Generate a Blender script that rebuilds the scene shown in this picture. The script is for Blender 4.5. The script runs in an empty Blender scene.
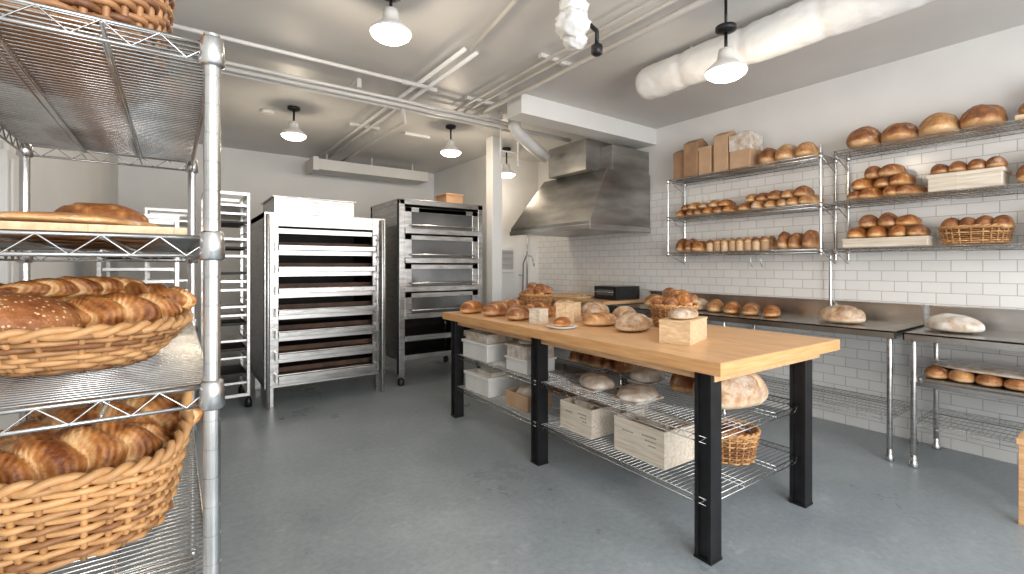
import bpy, math, random
from mathutils import Vector, Matrix, noise as mnoise
random.seed(7)
R=random.Random(11)
pi=math.pi
# ------------------------------------------------------------------ materials
def newmat(name):
    m=bpy.data.materials.new(name); m.use_nodes=True
    nt=m.node_tree; b=nt.nodes['Principled BSDF']
    return m,nt,b
def N(nt,t,**k):
    n=nt.nodes.new(t)
    for a,v in k.items(): setattr(n,a,v)
    return n
def ramp(nt,stops):
    r=N(nt,'ShaderNodeValToRGB'); e=r.color_ramp.elements
    while len(e)<len(stops): e.new(0.5)
    for i,(p,c) in enumerate(stops):
        e[i].position=p; e[i].color=(c[0],c[1],c[2],1)
    return r
def coords(nt,scale=(1,1,1)):
    tc=N(nt,'ShaderNodeTexCoord'); mp=N(nt,'ShaderNodeMapping')
    mp.inputs['Scale'].default_value=scale
    nt.links.new(tc.outputs['Object'],mp.inputs['Vector']); return mp
def simple(name,c1,c2=None,rough=.5,metal=0,ns=8,stretch=(1,1,1),bump=0,bs=None,detail=4,coat=0):
    m,nt,b=newmat(name)
    c2=c2 or tuple(x*.85 for x in c1)
    mp=coords(nt,stretch)
    no=N(nt,'ShaderNodeTexNoise'); no.inputs['Scale'].default_value=ns; no.inputs['Detail'].default_value=detail
    nt.links.new(mp.outputs[0],no.inputs['Vector'])
    r=ramp(nt,[(.35,c2),(.65,c1)]); nt.links.new(no.outputs['Fac'],r.inputs[0])
    nt.links.new(r.outputs[0],b.inputs['Base Color'])
    b.inputs['Roughness'].default_value=rough; b.inputs['Metallic'].default_value=metal
    b.inputs['Coat Weight'].default_value=coat
    if bump:
        n2=N(nt,'ShaderNodeTexNoise'); n2.inputs['Scale'].default_value=bs or ns*3; n2.inputs['Detail'].default_value=3
        nt.links.new(mp.outputs[0],n2.inputs['Vector'])
        bp=N(nt,'ShaderNodeBump'); bp.inputs['Strength'].default_value=bump; bp.inputs['Distance'].default_value=.01
        nt.links.new(n2.outputs['Fac'],bp.inputs['Height']); nt.links.new(bp.outputs[0],b.inputs['Normal'])
    return m
def bread_mat(name,dark,mid,light,flour=.0,seeds=False):
    m,nt,b=newmat(name)
    at=N(nt,'ShaderNodeAttribute'); at.attribute_name='tone'
    mp=coords(nt)
    no=N(nt,'ShaderNodeTexNoise'); no.inputs['Scale'].default_value=26; no.inputs['Detail'].default_value=8; no.inputs['Roughness'].default_value=.65
    nt.links.new(mp.outputs[0],no.inputs['Vector'])
    ma=N(nt,'ShaderNodeMath',operation='MULTIPLY_ADD'); ma.inputs[1].default_value=.75; nt.links.new(no.outputs['Fac'],ma.inputs[0])
    sb=N(nt,'ShaderNodeMath',operation='SUBTRACT'); sb.inputs[1].default_value=.37; nt.links.new(at.outputs['Fac'],sb.inputs[0])
    nt.links.new(sb.outputs[0],ma.inputs[2])
    r=ramp(nt,[(.1,dark),(.46,mid),(.9,light)]); nt.links.new(ma.outputs[0],r.inputs[0])
    col=r.outputs[0]
    if seeds:
        vo=N(nt,'ShaderNodeTexVoronoi'); vo.inputs['Scale'].default_value=110
        nt.links.new(mp.outputs[0],vo.inputs['Vector'])
        rr=ramp(nt,[(.22,(1,1,1)),(.3,(0,0,0))]); nt.links.new(vo.outputs['Distance'],rr.inputs[0])
        mx=N(nt,'ShaderNodeMix',data_type='RGBA'); mx.inputs[7].default_value=(.70,.48,.26,1)
        nt.links.new(rr.outputs[0],mx.inputs[0]); nt.links.new(col,mx.inputs[6]); col=mx.outputs[2]
    if flour>0:
        n3=N(nt,'ShaderNodeTexNoise'); n3.inputs['Scale'].default_value=9; n3.inputs['Detail'].default_value=8; n3.inputs['Roughness'].default_value=.75
        nt.links.new(mp.outputs[0],n3.inputs['Vector'])
        rr=ramp(nt,[(.62-flour*.35,(0,0,0)),(.72-flour*.2,(1,1,1))]); nt.links.new(n3.outputs['Fac'],rr.inputs[0])
        ml=N(nt,'ShaderNodeMath',operation='MULTIPLY'); ml.inputs[1].default_value=.7; nt.links.new(rr.outputs[0],ml.inputs[0])
        mx=N(nt,'ShaderNodeMix',data_type='RGBA'); mx.inputs[7].default_value=(.74,.66,.55,1)
        nt.links.new(ml.outputs[0],mx.inputs[0]); nt.links.new(col,mx.inputs[6]); col=mx.outputs[2]
    nt.links.new(col,b.inputs['Base Color'])
    b.inputs['Roughness'].default_value=.46
    n2=N(nt,'ShaderNodeTexNoise'); n2.inputs['Scale'].default_value=60; n2.inputs['Detail'].default_value=5
    nt.links.new(mp.outputs[0],n2.inputs['Vector'])
    bp=N(nt,'ShaderNodeBump'); bp.inputs['Strength'].default_value=.8; bp.inputs['Distance'].default_value=.008
    nt.links.new(n2.outputs['Fac'],bp.inputs['Height']); nt.links.new(bp.outputs[0],b.inputs['Normal'])
    return m
def wood_mat(name,c1,c2,c3,plank=(.9,.07),swap=True,rough=.45):
    m,nt,b=newmat(name)
    tc=N(nt,'ShaderNodeTexCoord'); sp=N(nt,'ShaderNodeSeparateXYZ'); cb=N(nt,'ShaderNodeCombineXYZ')
    nt.links.new(tc.outputs['Object'],sp.inputs[0])
    nt.links.new(sp.outputs[1 if swap else 0],cb.inputs[0]); nt.links.new(sp.outputs[0 if swap else 1],cb.inputs[1])
    br=N(nt,'ShaderNodeTexBrick'); br.inputs['Scale'].default_value=1
    br.inputs['Brick Width'].default_value=plank[0]; br.inputs['Row Height'].default_value=plank[1]
    br.inputs['Mortar Size'].default_value=.0006; br.inputs['Color1'].default_value=(*c1,1); br.inputs['Color2'].default_value=(*c2,1); br.inputs['Mortar'].default_value=(*c3,1)
    nt.links.new(cb.outputs[0],br.inputs['Vector'])
    mp=N(nt,'ShaderNodeMapping'); mp.inputs['Scale'].default_value=(1.5,22,22) if not swap else (22,1.5,22)
    nt.links.new(tc.outputs['Object'],mp.inputs[0])
    no=N(nt,'ShaderNodeTexNoise'); no.inputs['Scale'].default_value=3; no.inputs['Detail'].default_value=6
    nt.links.new(mp.outputs[0],no.inputs['Vector'])
    r=ramp(nt,[(.3,(.74,.70,.66)),(.7,(1.08,1.08,1.08))]); nt.links.new(no.outputs['Fac'],r.inputs[0])
    mx=N(nt,'ShaderNodeMix',data_type='RGBA',blend_type='MULTIPLY'); mx.inputs[0].default_value=1
    nt.links.new(br.outputs['Color'],mx.inputs[6]); nt.links.new(r.outputs[0],mx.inputs[7])
    nt.links.new(mx.outputs[2],b.inputs['Base Color']); b.inputs['Roughness'].default_value=rough
    return m
def tile_mat():
    m,nt,b=newmat('subway_tile')
    tc=N(nt,'ShaderNodeTexCoord'); sp=N(nt,'ShaderNodeSeparateXYZ'); cb=N(nt,'ShaderNodeCombineXYZ')
    nt.links.new(tc.outputs['Object'],sp.inputs[0]); nt.links.new(sp.outputs[1],cb.inputs[0]); nt.links.new(sp.outputs[2],cb.inputs[1])
    br=N(nt,'ShaderNodeTexBrick'); br.inputs['Scale'].default_value=1
    br.inputs['Brick Width'].default_value=.18; br.inputs['Row Height'].default_value=.088
    br.inputs['Mortar Size'].default_value=.003; br.inputs['Mortar Smooth'].default_value=.3
    br.inputs['Color1'].default_value=(.82,.82,.81,1); br.inputs['Color2'].default_value=(.77,.77,.76,1); br.inputs['Mortar'].default_value=(.48,.48,.475,1)
    nt.links.new(cb.outputs[0],br.inputs['Vector']); nt.links.new(br.outputs['Color'],b.inputs['Base Color'])
    bp=N(nt,'ShaderNodeBump'); bp.inputs['Strength'].default_value=.5; bp.inputs['Distance'].default_value=.004; bp.invert=True
    nt.links.new(br.outputs['Fac'],bp.inputs['Height']); nt.links.new(bp.outputs[0],b.inputs['Normal'])
    b.inputs['Roughness'].default_value=.18
    return m
def floor_mat():
    m,nt,b=newmat('sealed_concrete')
    mp=coords(nt)
    n1=N(nt,'ShaderNodeTexNoise'); n1.inputs['Scale'].default_value=1.3; n1.inputs['Detail'].default_value=9; n1.inputs['Roughness'].default_value=.65
    n2=N(nt,'ShaderNodeTexNoise'); n2.inputs['Scale'].default_value=28; n2.inputs['Detail'].default_value=8; n2.inputs['Roughness'].default_value=.7
    for n in (n1,n2): nt.links.new(mp.outputs[0],n.inputs['Vector'])
    r1=ramp(nt,[(.3,(.235,.272,.30)),(.52,(.29,.332,.362)),(.75,(.38,.42,.447))]); nt.links.new(n1.outputs['Fac'],r1.inputs[0])
    r2=ramp(nt,[(.3,(.84,.84,.84)),(.7,(1.1,1.1,1.1))]); nt.links.new(n2.outputs['Fac'],r2.inputs[0])
    mx=N(nt,'ShaderNodeMix',data_type='RGBA',blend_type='MULTIPLY'); mx.inputs[0].default_value=1
    nt.links.new(r1.outputs[0],mx.inputs[6]); nt.links.new(r2.outputs[0],mx.inputs[7])
    n3=N(nt,'ShaderNodeTexNoise'); n3.inputs['Scale'].default_value=5; n3.inputs['Detail'].default_value=12; n3.inputs['Roughness'].default_value=.8
    nt.links.new(mp.outputs[0],n3.inputs['Vector'])
    r3=ramp(nt,[(.57,(0,0,0)),(.69,(.6,.6,.6))]); nt.links.new(n3.outputs['Fac'],r3.inputs[0])
    m3=N(nt,'ShaderNodeMix',data_type='RGBA'); m3.inputs[7].default_value=(.47,.50,.515,1)
    nt.links.new(r3.outputs[0],m3.inputs[0]); nt.links.new(mx.outputs[2],m3.inputs[6]); nt.links.new(m3.outputs[2],b.inputs['Base Color'])
    rr=ramp(nt,[(.3,(.24,.24,.24)),(.7,(.44,.44,.44))]); nt.links.new(n1.outputs['Fac'],rr.inputs[0]); nt.links.new(rr.outputs[0],b.inputs['Roughness'])
    bp=N(nt,'ShaderNodeBump'); bp.inputs['Strength'].default_value=.12; bp.inputs['Distance'].default_value=.004
    nt.links.new(n2.outputs['Fac'],bp.inputs['Height']); nt.links.new(bp.outputs[0],b.inputs['Normal'])
    return m
def emis(name,c,s):
    m,nt,b=newmat(name); b.inputs['Base Color'].default_value=(*c,1)
    b.inputs['Emission Color'].default_value=(*c,1); b.inputs['Emission Strength'].default_value=s; return m
def wicker_mat(name,d,l):
    m,nt,b=newmat(name)
    at=N(nt,'ShaderNodeAttribute'); at.attribute_name='tone'
    mp=coords(nt); no=N(nt,'ShaderNodeTexNoise'); no.inputs['Scale'].default_value=40; no.inputs['Detail'].default_value=4
    nt.links.new(mp.outputs[0],no.inputs['Vector'])
    ma=N(nt,'ShaderNodeMath',operation='MULTIPLY_ADD'); ma.inputs[1].default_value=.5; nt.links.new(no.outputs['Fac'],ma.inputs[0]); nt.links.new(at.outputs['Fac'],ma.inputs[2])
    r=ramp(nt,[(.3,d),(1.0,l)]); nt.links.new(ma.outputs[0],r.inputs[0]); nt.links.new(r.outputs[0],b.inputs['Base Color'])
    b.inputs['Roughness'].default_value=.5
    return m
M={}
M['floor']=floor_mat(); M['tile']=tile_mat()
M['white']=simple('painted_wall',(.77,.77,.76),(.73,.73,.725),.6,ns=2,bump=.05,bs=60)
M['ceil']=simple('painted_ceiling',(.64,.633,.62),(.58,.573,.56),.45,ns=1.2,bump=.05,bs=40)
M['pipe']=simple('painted_conduit',(.74,.735,.72),(.66,.655,.645),.4,ns=5)
M['steel']=simple('brushed_steel',(.56,.55,.54),(.42,.415,.405),.3,1,ns=3,stretch=(1,1,14),bump=.05,bs=30)
M['steel_top']=simple('steel_sheet',(.6,.59,.575),(.47,.465,.455),.26,1,ns=4,stretch=(10,1,1))
M['steel_soft']=simple('satin_steel',(.54,.53,.515),(.36,.355,.345),.27,1,ns=3,stretch=(2,2,10),bump=.03,bs=12)
M['hood']=simple('hood_steel',(.44,.43,.41),(.28,.275,.265),.3,.95,ns=2,stretch=(1,1,4))
M['chrome']=simple('chrome_wire',(.66,.66,.65),(.50,.50,.50),.24,1,ns=9)
M['iron']=simple('black_iron',(.018,.018,.02),(.01,.01,.011),.4,.3,ns=12)
M['dark']=simple('oven_interior',(.035,.028,.024),(.015,.013,.012),.6,0,ns=6)
M['darkbrown']=simple('oven_stone',(.14,.075,.045),(.06,.035,.026),.7,0,ns=6)
M['glass']=simple('oven_glass',(.20,.205,.21),(.12,.125,.13),.12,.4,ns=2)
M['wood']=wood_mat('butcher_block',(.80,.50,.27),(.74,.445,.225),(.55,.31,.14),(.9,.055),rough=.38)
M['woodcap']=simple('wood_edge_band',(.76,.43,.19),(.62,.32,.13),.42,ns=3,stretch=(1.5,1.5,26),detail=6)
M['pine']=wood_mat('pine_box',(.80,.60,.39),(.74,.54,.33),(.5,.34,.2),(.6,.12),rough=.6)
M['pale']=wood_mat('whitewashed_box',(.78,.71,.61),(.72,.65,.55),(.5,.45,.4),(.6,.12),rough=.6)
M['kraft']=simple('kraft_paper',(.40,.24,.14),(.31,.18,.10),.7,ns=6,bump=.15,bs=15)
M['kraft2']=simple('cardboard',(.56,.37,.23),(.48,.31,.19),.7,ns=6)
M['plastic']=simple('plastic_wrap',(.74,.70,.65),(.48,.37,.27),.2,0,ns=14,bump=1,bs=22,detail=6,coat=.5)
M['fabric']=simple('wrapped_duct',(.82,.82,.81),(.74,.74,.735),.45,ns=3,bump=.7,bs=14,detail=6)
M['tub']=simple('white_plastic_tub',(.76,.76,.74),(.68,.68,.66),.4,ns=4)
M['ceramic']=simple('lamp_ceramic',(.74,.73,.70),None,.35)
M['bulb']=emis('lamp_glow',(1,.87,.68),9)
M['wicker']=wicker_mat('wicker',(.19,.075,.024),(.68,.38,.16))
M['wickerd']=wicker_mat('dark_wicker',(.15,.06,.025),(.56,.28,.12))
M['golden']=bread_mat('crust_golden',(.17,.045,.010),(.48,.19,.048),(.86,.56,.27))
M['brown']=bread_mat('crust_brown',(.15,.05,.018),(.39,.16,.055),(.76,.49,.25),flour=.12)
M['seeded']=bread_mat('crust_seeded',(.24,.075,.025),(.44,.18,.06),(.76,.46,.24),seeds=True)
M['flour']=bread_mat('crust_floured',(.26,.12,.05),(.50,.27,.12),(.80,.62,.42),flour=.6)
M['light']=bread_mat('crust_light',(.32,.135,.045),(.58,.30,.115),(.86,.62,.36),flour=.25)
M['stamp']=simple('ink',(.30,.25,.20),(.22,.18,.14),.7)
# ------------------------------------------------------------------ builder
class MB:
    def __init__(s): s.v=[];s.f=[];s.mi=[];s.sm=[];s.t=[];s.mats=[];s.M=Matrix()
    def mat(s,k):
        if k not in s.mats: s.mats.append(k)
        return s.mats.index(k)
    def add(s,vs,fs,k,smooth=False,tone=None):
        o=len(s.v); mi=s.mat(k)
        for i,p in enumerate(vs):
            s.v.append(s.M@Vector(p)); s.t.append(tone[i] if tone else .5)
        for f in fs: s.f.append([o+i for i in f]); s.mi.append(mi); s.sm.append(smooth)
    def box(s,x0,x1,y0,y1,z0,z1,k):
        vs=[(x,y,z) for x in(x0,x1) for y in(y0,y1) for z in(z0,z1)]
        s.add(vs,[(0,1,3,2),(4,6,7,5),(0,4,5,1),(2,3,7,6),(0,2,6,4),(1,5,7,3)],k)
    def tube(s,pts,r,k,n=6,closed=False,tone=.5,cap=True):
        pts=[Vector(p) for p in pts]; L=len(pts); vs=[];up=None
        rr=r if isinstance(r,(list,tuple)) else [r]*L
        for i,p in enumerate(pts):
            if closed: d=pts[(i+1)%L]-pts[i-1]
            else: d=pts[min(i+1,L-1)]-pts[max(i-1,0)]
            if d.length<1e-9: d=Vector((0,0,1))
            d.normalize()
            if up is None:
                a=Vector((0,0,1)) if abs(d.z)<.9 else Vector((1,0,0)); up=(a-d*a.dot(d)).normalized()
            else:
                up=(up-d*up.dot(d)); up=up.normalized() if up.length>1e-6 else d.orthogonal().normalized()
            b=d.cross(up)
            for j in range(n):
                a=2*pi*j/n; vs.append(p+(up*math.cos(a)+b*math.sin(a))*rr[i])
        fs=[]
        for i in range(L if closed else L-1):
            i2=(i+1)%L
            for j in range(n): fs.append((i*n+j,i*n+(j+1)%n,i2*n+(j+1)%n,i2*n+j))
        if not closed and cap: fs.append(tuple(range(n))[::-1]); fs.append(tuple((L-1)*n+j for j in range(n)))
        s.add(vs,fs,k,True,[tone]*len(vs))
    def lathe(s,prof,cx,cy,k,n=24,smooth=True):
        vs=[];fs=[]
        for r,z in prof:
            for j in range(n): a=2*pi*j/n; vs.append((cx+r*math.cos(a),cy+r*math.sin(a),z))
        for i in range(len(prof)-1):
            for j in range(n): fs.append((i*n+j,i*n+(j+1)%n,(i+1)*n+(j+1)%n,(i+1)*n+j))
        fs.append(tuple(range(n))[::-1]); fs.append(tuple((len(prof)-1)*n+j for j in range(n)))
        s.add(vs,fs,k,smooth)
    def prism(s,poly,a0,a1,axis,k):
        n=len(poly)
        def P(u,w,a):
            return {'x':(a,u,w),'y':(u,a,w),'z':(u,w,a)}[axis]
        vs=[P(u,w,a0) for u,w in poly]+[P(u,w,a1) for u,w in poly]
        fs=[tuple(range(n))[::-1],tuple(range(n,2*n))]+[(i,(i+1)%n,n+(i+1)%n,n+i) for i in range(n)]
        s.add(vs,fs,k)
    def obj(s,name,bevel=0,loc=(0,0,0),rot=0):
        me=bpy.data.meshes.new(name); me.from_pydata([tuple(p) for p in s.v],[],s.f)
        for k in s.mats: me.materials.append(M[k])
        me.polygons.foreach_set('material_index',s.mi); me.polygons.foreach_set('use_smooth',s.sm)
        a=me.attributes.new('tone','FLOAT','POINT'); a.data.foreach_set('value',s.t)
        me.update(); me.validate()
        o=bpy.data.objects.new(name,me); bpy.context.scene.collection.objects.link(o)
        o.location=loc; o.rotation_euler[2]=rot
        if bevel:
            b=o.modifiers.new('bevel','BEVEL'); b.width=bevel; b.segments=2; b.limit_method='ANGLE'; b.angle_limit=.7
        return o
def TR(x,y,z,rot=0,tilt=0,tx=0):
    return Matrix.Translation((x,y,z))@Matrix.Rotation(rot,4,'Z')@Matrix.Rotation(tilt,4,'Y')@Matrix.Rotation(tx,4,'X')
# ------------------------------------------------------------------ breads
def bread(mb,x,y,z,L,W,H,rot=0,k='brown',cuts=3,seed=0,nu=22,nv=20,tilt=0,tx=0,bulge=1.0,style='diag'):
    """crusty loaf: flattened base, domed top, scored slashes that open paler"""
    old=mb.M; mb.M=old@TR(x,y,z,rot,tilt,tx)
    vs=[];ts=[];fs=[]
    ex=.8 if abs(L-W)>.2*L else 1.0
    for i in range(nu+1):
        a=pi*i/nu; cx=-math.cos(a); sr=max(0,math.sin(a))**(.72 if ex<1 else 1)
        for j in range(nv):
            ph=2*pi*j/nv; yy=math.sin(ph); zz=math.cos(ph)
            px=cx*L/2; py=yy*sr*W/2
            if zz>0: pz=zz*sr*H*.66
            else: pz=-(abs(zz)**.55)*(sr**.6)*H*.34
            pz+=H*.34
            nn=mnoise.noise(Vector((px*14+seed*3.1,py*14,pz*14)))
            sc=0
            if zz>.15 and cuts:
                if style=='diag': q=(cx*.5*cuts+yy*sr*.45)
                elif style=='cross': q=None
                else: q=yy*sr*.9+.0
                if q is None:
                    sc=max(math.exp(-(cx*9)**2),math.exp(-(yy*sr*9)**2))
                elif style=='diag': sc=max(0,math.cos(2*pi*q))**7
                else: sc=math.exp(-((q)*7)**2)
                sc*=min(1,(zz-.15)*3)*min(1,sr*1.3)
            g=1+nn*.10-sc*.15
            vs.append((px*(1+nn*.03),py*g,H*.34+(pz-H*.34)*g if zz>0 else pz))
            t=.32+.55*sc+nn*.26+ (.30 if zz<-.1 else 0)+(.12 if zz<.25 else 0)-.10*max(0,zz)
            ts.append(t)
    for i in range(nu):
        for j in range(nv): fs.append((i*nv+j,(i+1)*nv+j,(i+1)*nv+(j+1)%nv,i*nv+(j+1)%nv))
    mb.add(vs,fs,k,True,ts); mb.M=old
def twist(mb,x,y,z,L,r,rot=0,k='golden',lobes=5,bend=.5,seed=0,N_=190,M_=40,tilt=0,flat=.85,endp=.5,lean=1.3):
    """laminated croissant / twisted loaf: overlapping stepped layers that slant along the body"""
    old=mb.M; mb.M=old@TR(x,y,z,rot,tilt)
    vs=[];ts=[];fs=[]
    for i in range(N_+1):
        s=i/N_; u=(s-.5)*2
        if abs(bend)>1e-3:
            Rr=L/(2*bend); c=Vector((Rr*math.sin(u*bend),Rr*(1-math.cos(u*bend)),0)); d=Vector((math.cos(u*bend),math.sin(u*bend),0))
        else: c=Vector((u*L/2,0,0)); d=Vector((1,0,0))
        side=Vector((-d.y,d.x,0)); rs=r*(max(0.0,1-abs(u)**2.2)**endp)+.001
        for j in range(M_):
            th=2*pi*j/M_
            ph=lobes*s+lean*.5*math.sin(th)+.22*mnoise.noise(Vector((s*5,math.cos(th)*1.2,seed+math.sin(th)*1.2)))
            f=ph-math.floor(ph)
            lb=math.sin(pi*min(1,f/.94)*1.0)**.5 if f<.94 else .0
            lb=max(lb,0)*(.75+.25*f)
            st=math.sin(ph*pi*2*5+4*mnoise.noise(Vector((s*5,th,seed))))
            nn=mnoise.noise(Vector((s*9+seed,math.cos(th)*2,math.sin(th)*2)))
            rr=rs*(.62+.40*lb+.08*nn+.014*st)
            zz=math.cos(th); zz=zz if zz>0 else zz*.8
            p=c+side*(math.sin(th)*rr)+Vector((0,0,zz*rr*flat+r*.72*flat))
            vs.append(p)
            ts.append(.84-.68*lb+.14*st*(1-f*.6)+nn*.34+(.2 if zz<-.3 else 0))
    for i in range(N_):
        for j in range(M_): fs.append((i*M_+j,(i+1)*M_+j,(i+1)*M_+(j+1)%M_,i*M_+(j+1)%M_))
    mb.add(vs,fs,k,True,ts); mb.M=old
# ------------------------------------------------------------------ wicker basket
def basket(mb,x,y,z,ab,bb,at,bt,h,ns=26,rows=10,r=.0055,rot=0,rim=lambda a:0,k='wicker',ex=.75,handles=False,seed=0,bt_=.3):
    old=mb.M; mb.M=old@TR(x,y,z,rot); rg=random.Random(seed)
    def pos(a,t,off=0):
        c,s=math.cos(a),math.sin(a)
        aa=ab+(at-ab)*(t**.8)+off; b=bb+(bt-bb)*(t**.8)+off
        hh=h+rim(a)
        return Vector((aa*math.copysign(abs(c)**ex,c),b*math.copysign(abs(s)**ex,s),r+t*hh))
    for i in range(ns):
        a=2*pi*i/ns
        mb.tube([pos(a,t/5) for t in range(6)],r*.95,k,5,tone=.35+rg.random()*.3)
    sub=4
    for q in range(rows):
        t=(q+.5)/rows; pts=[]
        for i in range(ns*sub):
            a=2*pi*i/(ns*sub); w=math.cos(pi*i/sub)*(1 if q%2 else -1)
            p=pos(a,t,w*r*1.15); p.z+=rg.uniform(-1,1)*r*.15; pts.append(p)
        mb.tube(pts,r*rg.uniform(.92,1.12),k,6,True,tone=rg.uniform(.05,.65))
    for ph in(0,pi):
        pts=[]
        for i in range(ns*6):
            a=2*pi*i/(ns*6); w=a*ns*.5+ph
            p=pos(a,1,r*1.1*math.cos(w)); p.z+=r*1.1*math.sin(w)+r*.5; pts.append(p)
        mb.tube(pts,r*1.35,k,6,True,tone=.5)
    vs=[pos(2*pi*i/ns,0) for i in range(ns)]
    mb.add([v+Vector((0,0,r*.5)) for v in vs],[tuple(range(ns))],k,False,[bt_]*ns)
    mb.add([pos(2*pi*i/ns,.0,-r)*1 for i in range(ns)],[tuple(range(ns))[::-1]],k,False,[bt_]*ns)
    if handles:
        for sg in(0,pi):
            pts=[]
            for i in range(13):
                u=-.42+.84*i/12; p=pos(sg+u,1); p.z+=.055*math.sin(pi*i/12); pts.append(p)
            mb.tube(pts,r*1.9,k,7,tone=.6)
    mb.M=old
# ------------------------------------------------------------------ wire shelf
def wshelf(mb,x0,x1,y0,y1,z,sp=.028,along='x',wr=.0022,k='chrome',drop=.032,zig=True):
    rr=.0035
    for zz in(z,z-drop):
        mb.tube([(x0,y0,zz),(x1,y0,zz),(x1,y1,zz),(x0,y1,zz)],rr,k,6,True)
    if zig:
        def zz_(a,b):
            a=Vector(a);b=Vector(b);n=max(4,int((b-a).length/.035)); pts=[]
            for i in range(n+1):
                p=a+(b-a)*i/n; p.z=z-(drop if i%2 else 0); pts.append(p)
            mb.tube(pts,.002,k,4)
        zz_((x0,y0,z),(x1,y0,z)); zz_((x0,y1,z),(x1,y1,z)); zz_((x0,y0,z),(x0,y1,z)); zz_((x1,y0,z),(x1,y1,z))
    if along=='x':
        n=int((y1-y0)/sp)
        for i in range(1,n): y=y0+(y1-y0)*i/n; mb.tube([(x0,y,z+.003),(x1,y,z+.003)],wr,k,4)
        m=3
        for i in range(1,m): x=x0+(x1-x0)*i/m; mb.tube([(x,y0,z-.003),(x,y1,z-.003)],rr,k,5); mb.tube([(x,y0,z-drop*.8),(x,y1,z-drop*.8)],rr*.8,k,5)
    else:
        n=int((x1-x0)/sp)
        for i in range(1,n): x=x0+(x1-x0)*i/n; mb.tube([(x,y0,z+.003),(x,y1,z+.003)],wr,k,4)
        m=4
        for i in range(1,m): y=y0+(y1-y0)*i/m; mb.tube([(x0,y,z-.003),(x1,y,z-.003)],rr,k,5)
def post(mb,x,y,z0,z1,r=.0127,k='chrome',shelves=(),rings=True):
    prof=[(r*.6,z0),(r,z0+.003)]
    if rings:
        z=z0+.05
        while z<z1-.02: prof+=[(r,z-.0016),(r*.95,z-.0012),(r*.95,z+.0012),(r,z+.0016)]; z+=.0508
    prof+=[(r,z1-.003),(r*.6,z1)]
    mb.lathe(prof,x,y,k,20,smooth=False)
    for s in shelves: mb.lathe([(r*1.15,s-.04),(r*1.55,s-.036),(r*1.35,s+.008),(r*1.1,s+.012)],x,y,k,14)
# ================================================================== ROOM
H=3.2; XL=-.6; XR=5.0; YF=-2.6; YB=8.1
b=MB(); b.box(XL-.1,XR+.1,YF-.1,YB+.1,-.1,0,'floor'); b.obj('floor')
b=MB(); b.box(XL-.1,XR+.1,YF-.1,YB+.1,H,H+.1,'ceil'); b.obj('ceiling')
b=MB(); b.box(XR,XR+.1,YF,YB,0,H,'white'); b.obj('wall_right')
b=MB(); b.box(XR-.012,XR-.0005,YF+.5,6.2,0.001,2.43,'tile'); b.obj('wall_right_tiling')
b=MB(); b.box(XL-.1,XL,YF,YB,0,H,'white'); b.obj('wall_left')
b=MB(); b.box(XL,XR,YB,YB+.1,0,H,'white'); b.obj('wall_back')
b=MB(); b.box(4.0,XR,6.2,YB,0,H,'white'); b.obj('wall_partition')
b=MB()
wins=[(-.3,1.9),(2.3,4.7)]
b.box(XL,XR,YF-.1,YF,0,.6,'white'); b.box(XL,XR,YF-.1,YF,2.9,H,'white')
for x0,x1 in((XL,-.3),(1.9,2.3),(4.7,XR)): b.box(x0,x1,YF-.1,YF,.6,2.9,'white')
b.obj('wall_front')
for i,(x0,x1) in enumerate(wins):
    b=MB()
    for a,c in((x0,x0+.05),(x1-.05,x1),((x0+x1)/2-.025,(x0+x1)/2+.025)): b.box(a,c,YF-.08,YF-.02,.6,2.9,'iron')
    b.box(x0,x1,YF-.08,YF-.02,.6,.65,'iron'); b.box(x0,x1,YF-.08,YF-.02,2.85,2.9,'iron')
    b.obj('window_%d'%(i+1))
b=MB(); b.box(2.85,XR,3.8,4.05,H-.2,H,'white'); b.obj('trim_1')
b=MB(); b.box(3.46,3.62,5.26,5.42,0,H,'white'); b.box(3.43,3.65,5.23,5.45,0,.12,'white'); b.obj('support_column',.008)
# ================================================================== FOREGROUND WIRE RACK
rx0,rx1,ry0,ry1=-.395,.055,.995,2.17
S4,S3=.86,1.235
sh=(.36,S4,S3,1.50,1.845)
b=MB()
for x in(rx0,rx1):
    for y in(ry0,ry1):
        post(b,x,y,.06,1.865,.0135,shelves=sh)
        b.lathe([(.006,.0),(.02,.004),(.02,.02),(.007,.03),(.007,.07)],x,y,'chrome',12)
for s in sh: wshelf(b,rx0,rx1,ry0,ry1,s,.019,'x',.0025)
b.obj('wire_shelving_rack')
b=MB()
def rimA(a): return .05*max(0,math.cos(a-.5))**2+.01*max(0,math.cos(a+2.5))
basket(b,-.17,1.44,S4+.008,.155,.20,.195,.25,.165,ns=34,rows=13,r=.0066,rim=rimA,seed=3)
pts=[]
for i in range(15):
    u=i/14; pts.append((.02+.012*math.sin(pi*u),1.42+.22*u,S4+.215+.06*math.sin(pi*u)))
b.tube(pts,.012,'wicker',8,tone=.6)
twist(b,-.20,1.36,S4+.115,.40,.090,rot=.22,lobes=6,bend=.25,seed=1)
twist(b,-.13,1.53,S4+.125,.40,.090,rot=.10,lobes=5,bend=.4,seed=2)
twist(b,-.19,1.42,S4+.02,.30,.08,rot=.0,lobes=6,bend=.2,seed=6)
bread(b,-.17,1.50,S4+.01,.33,.36,.16,0,'golden',0,3)
b.obj('wicker_basket_with_croissants')
b=MB()
basket(b,-.165,1.37,S3+.008,.115,.155,.19,.24,.08,ns=34,rows=8,r=.0056,seed=4)
bread(b,-.27,1.23,S3+.055,.25,.16,.11,.35,'seeded',0,1,36,30)
bread(b,-.17,1.38,S3+.012,.30,.36,.09,0,'golden',0,7,30,26)
twist(b,-.10,1.33,S3+.07,.28,.060,rot=.45,lobes=5,bend=.5,seed=8)
twist(b,-.26,1.45,S3+.10,.30,.058,rot=.0,lobes=5,bend=.3,seed=9)
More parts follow.
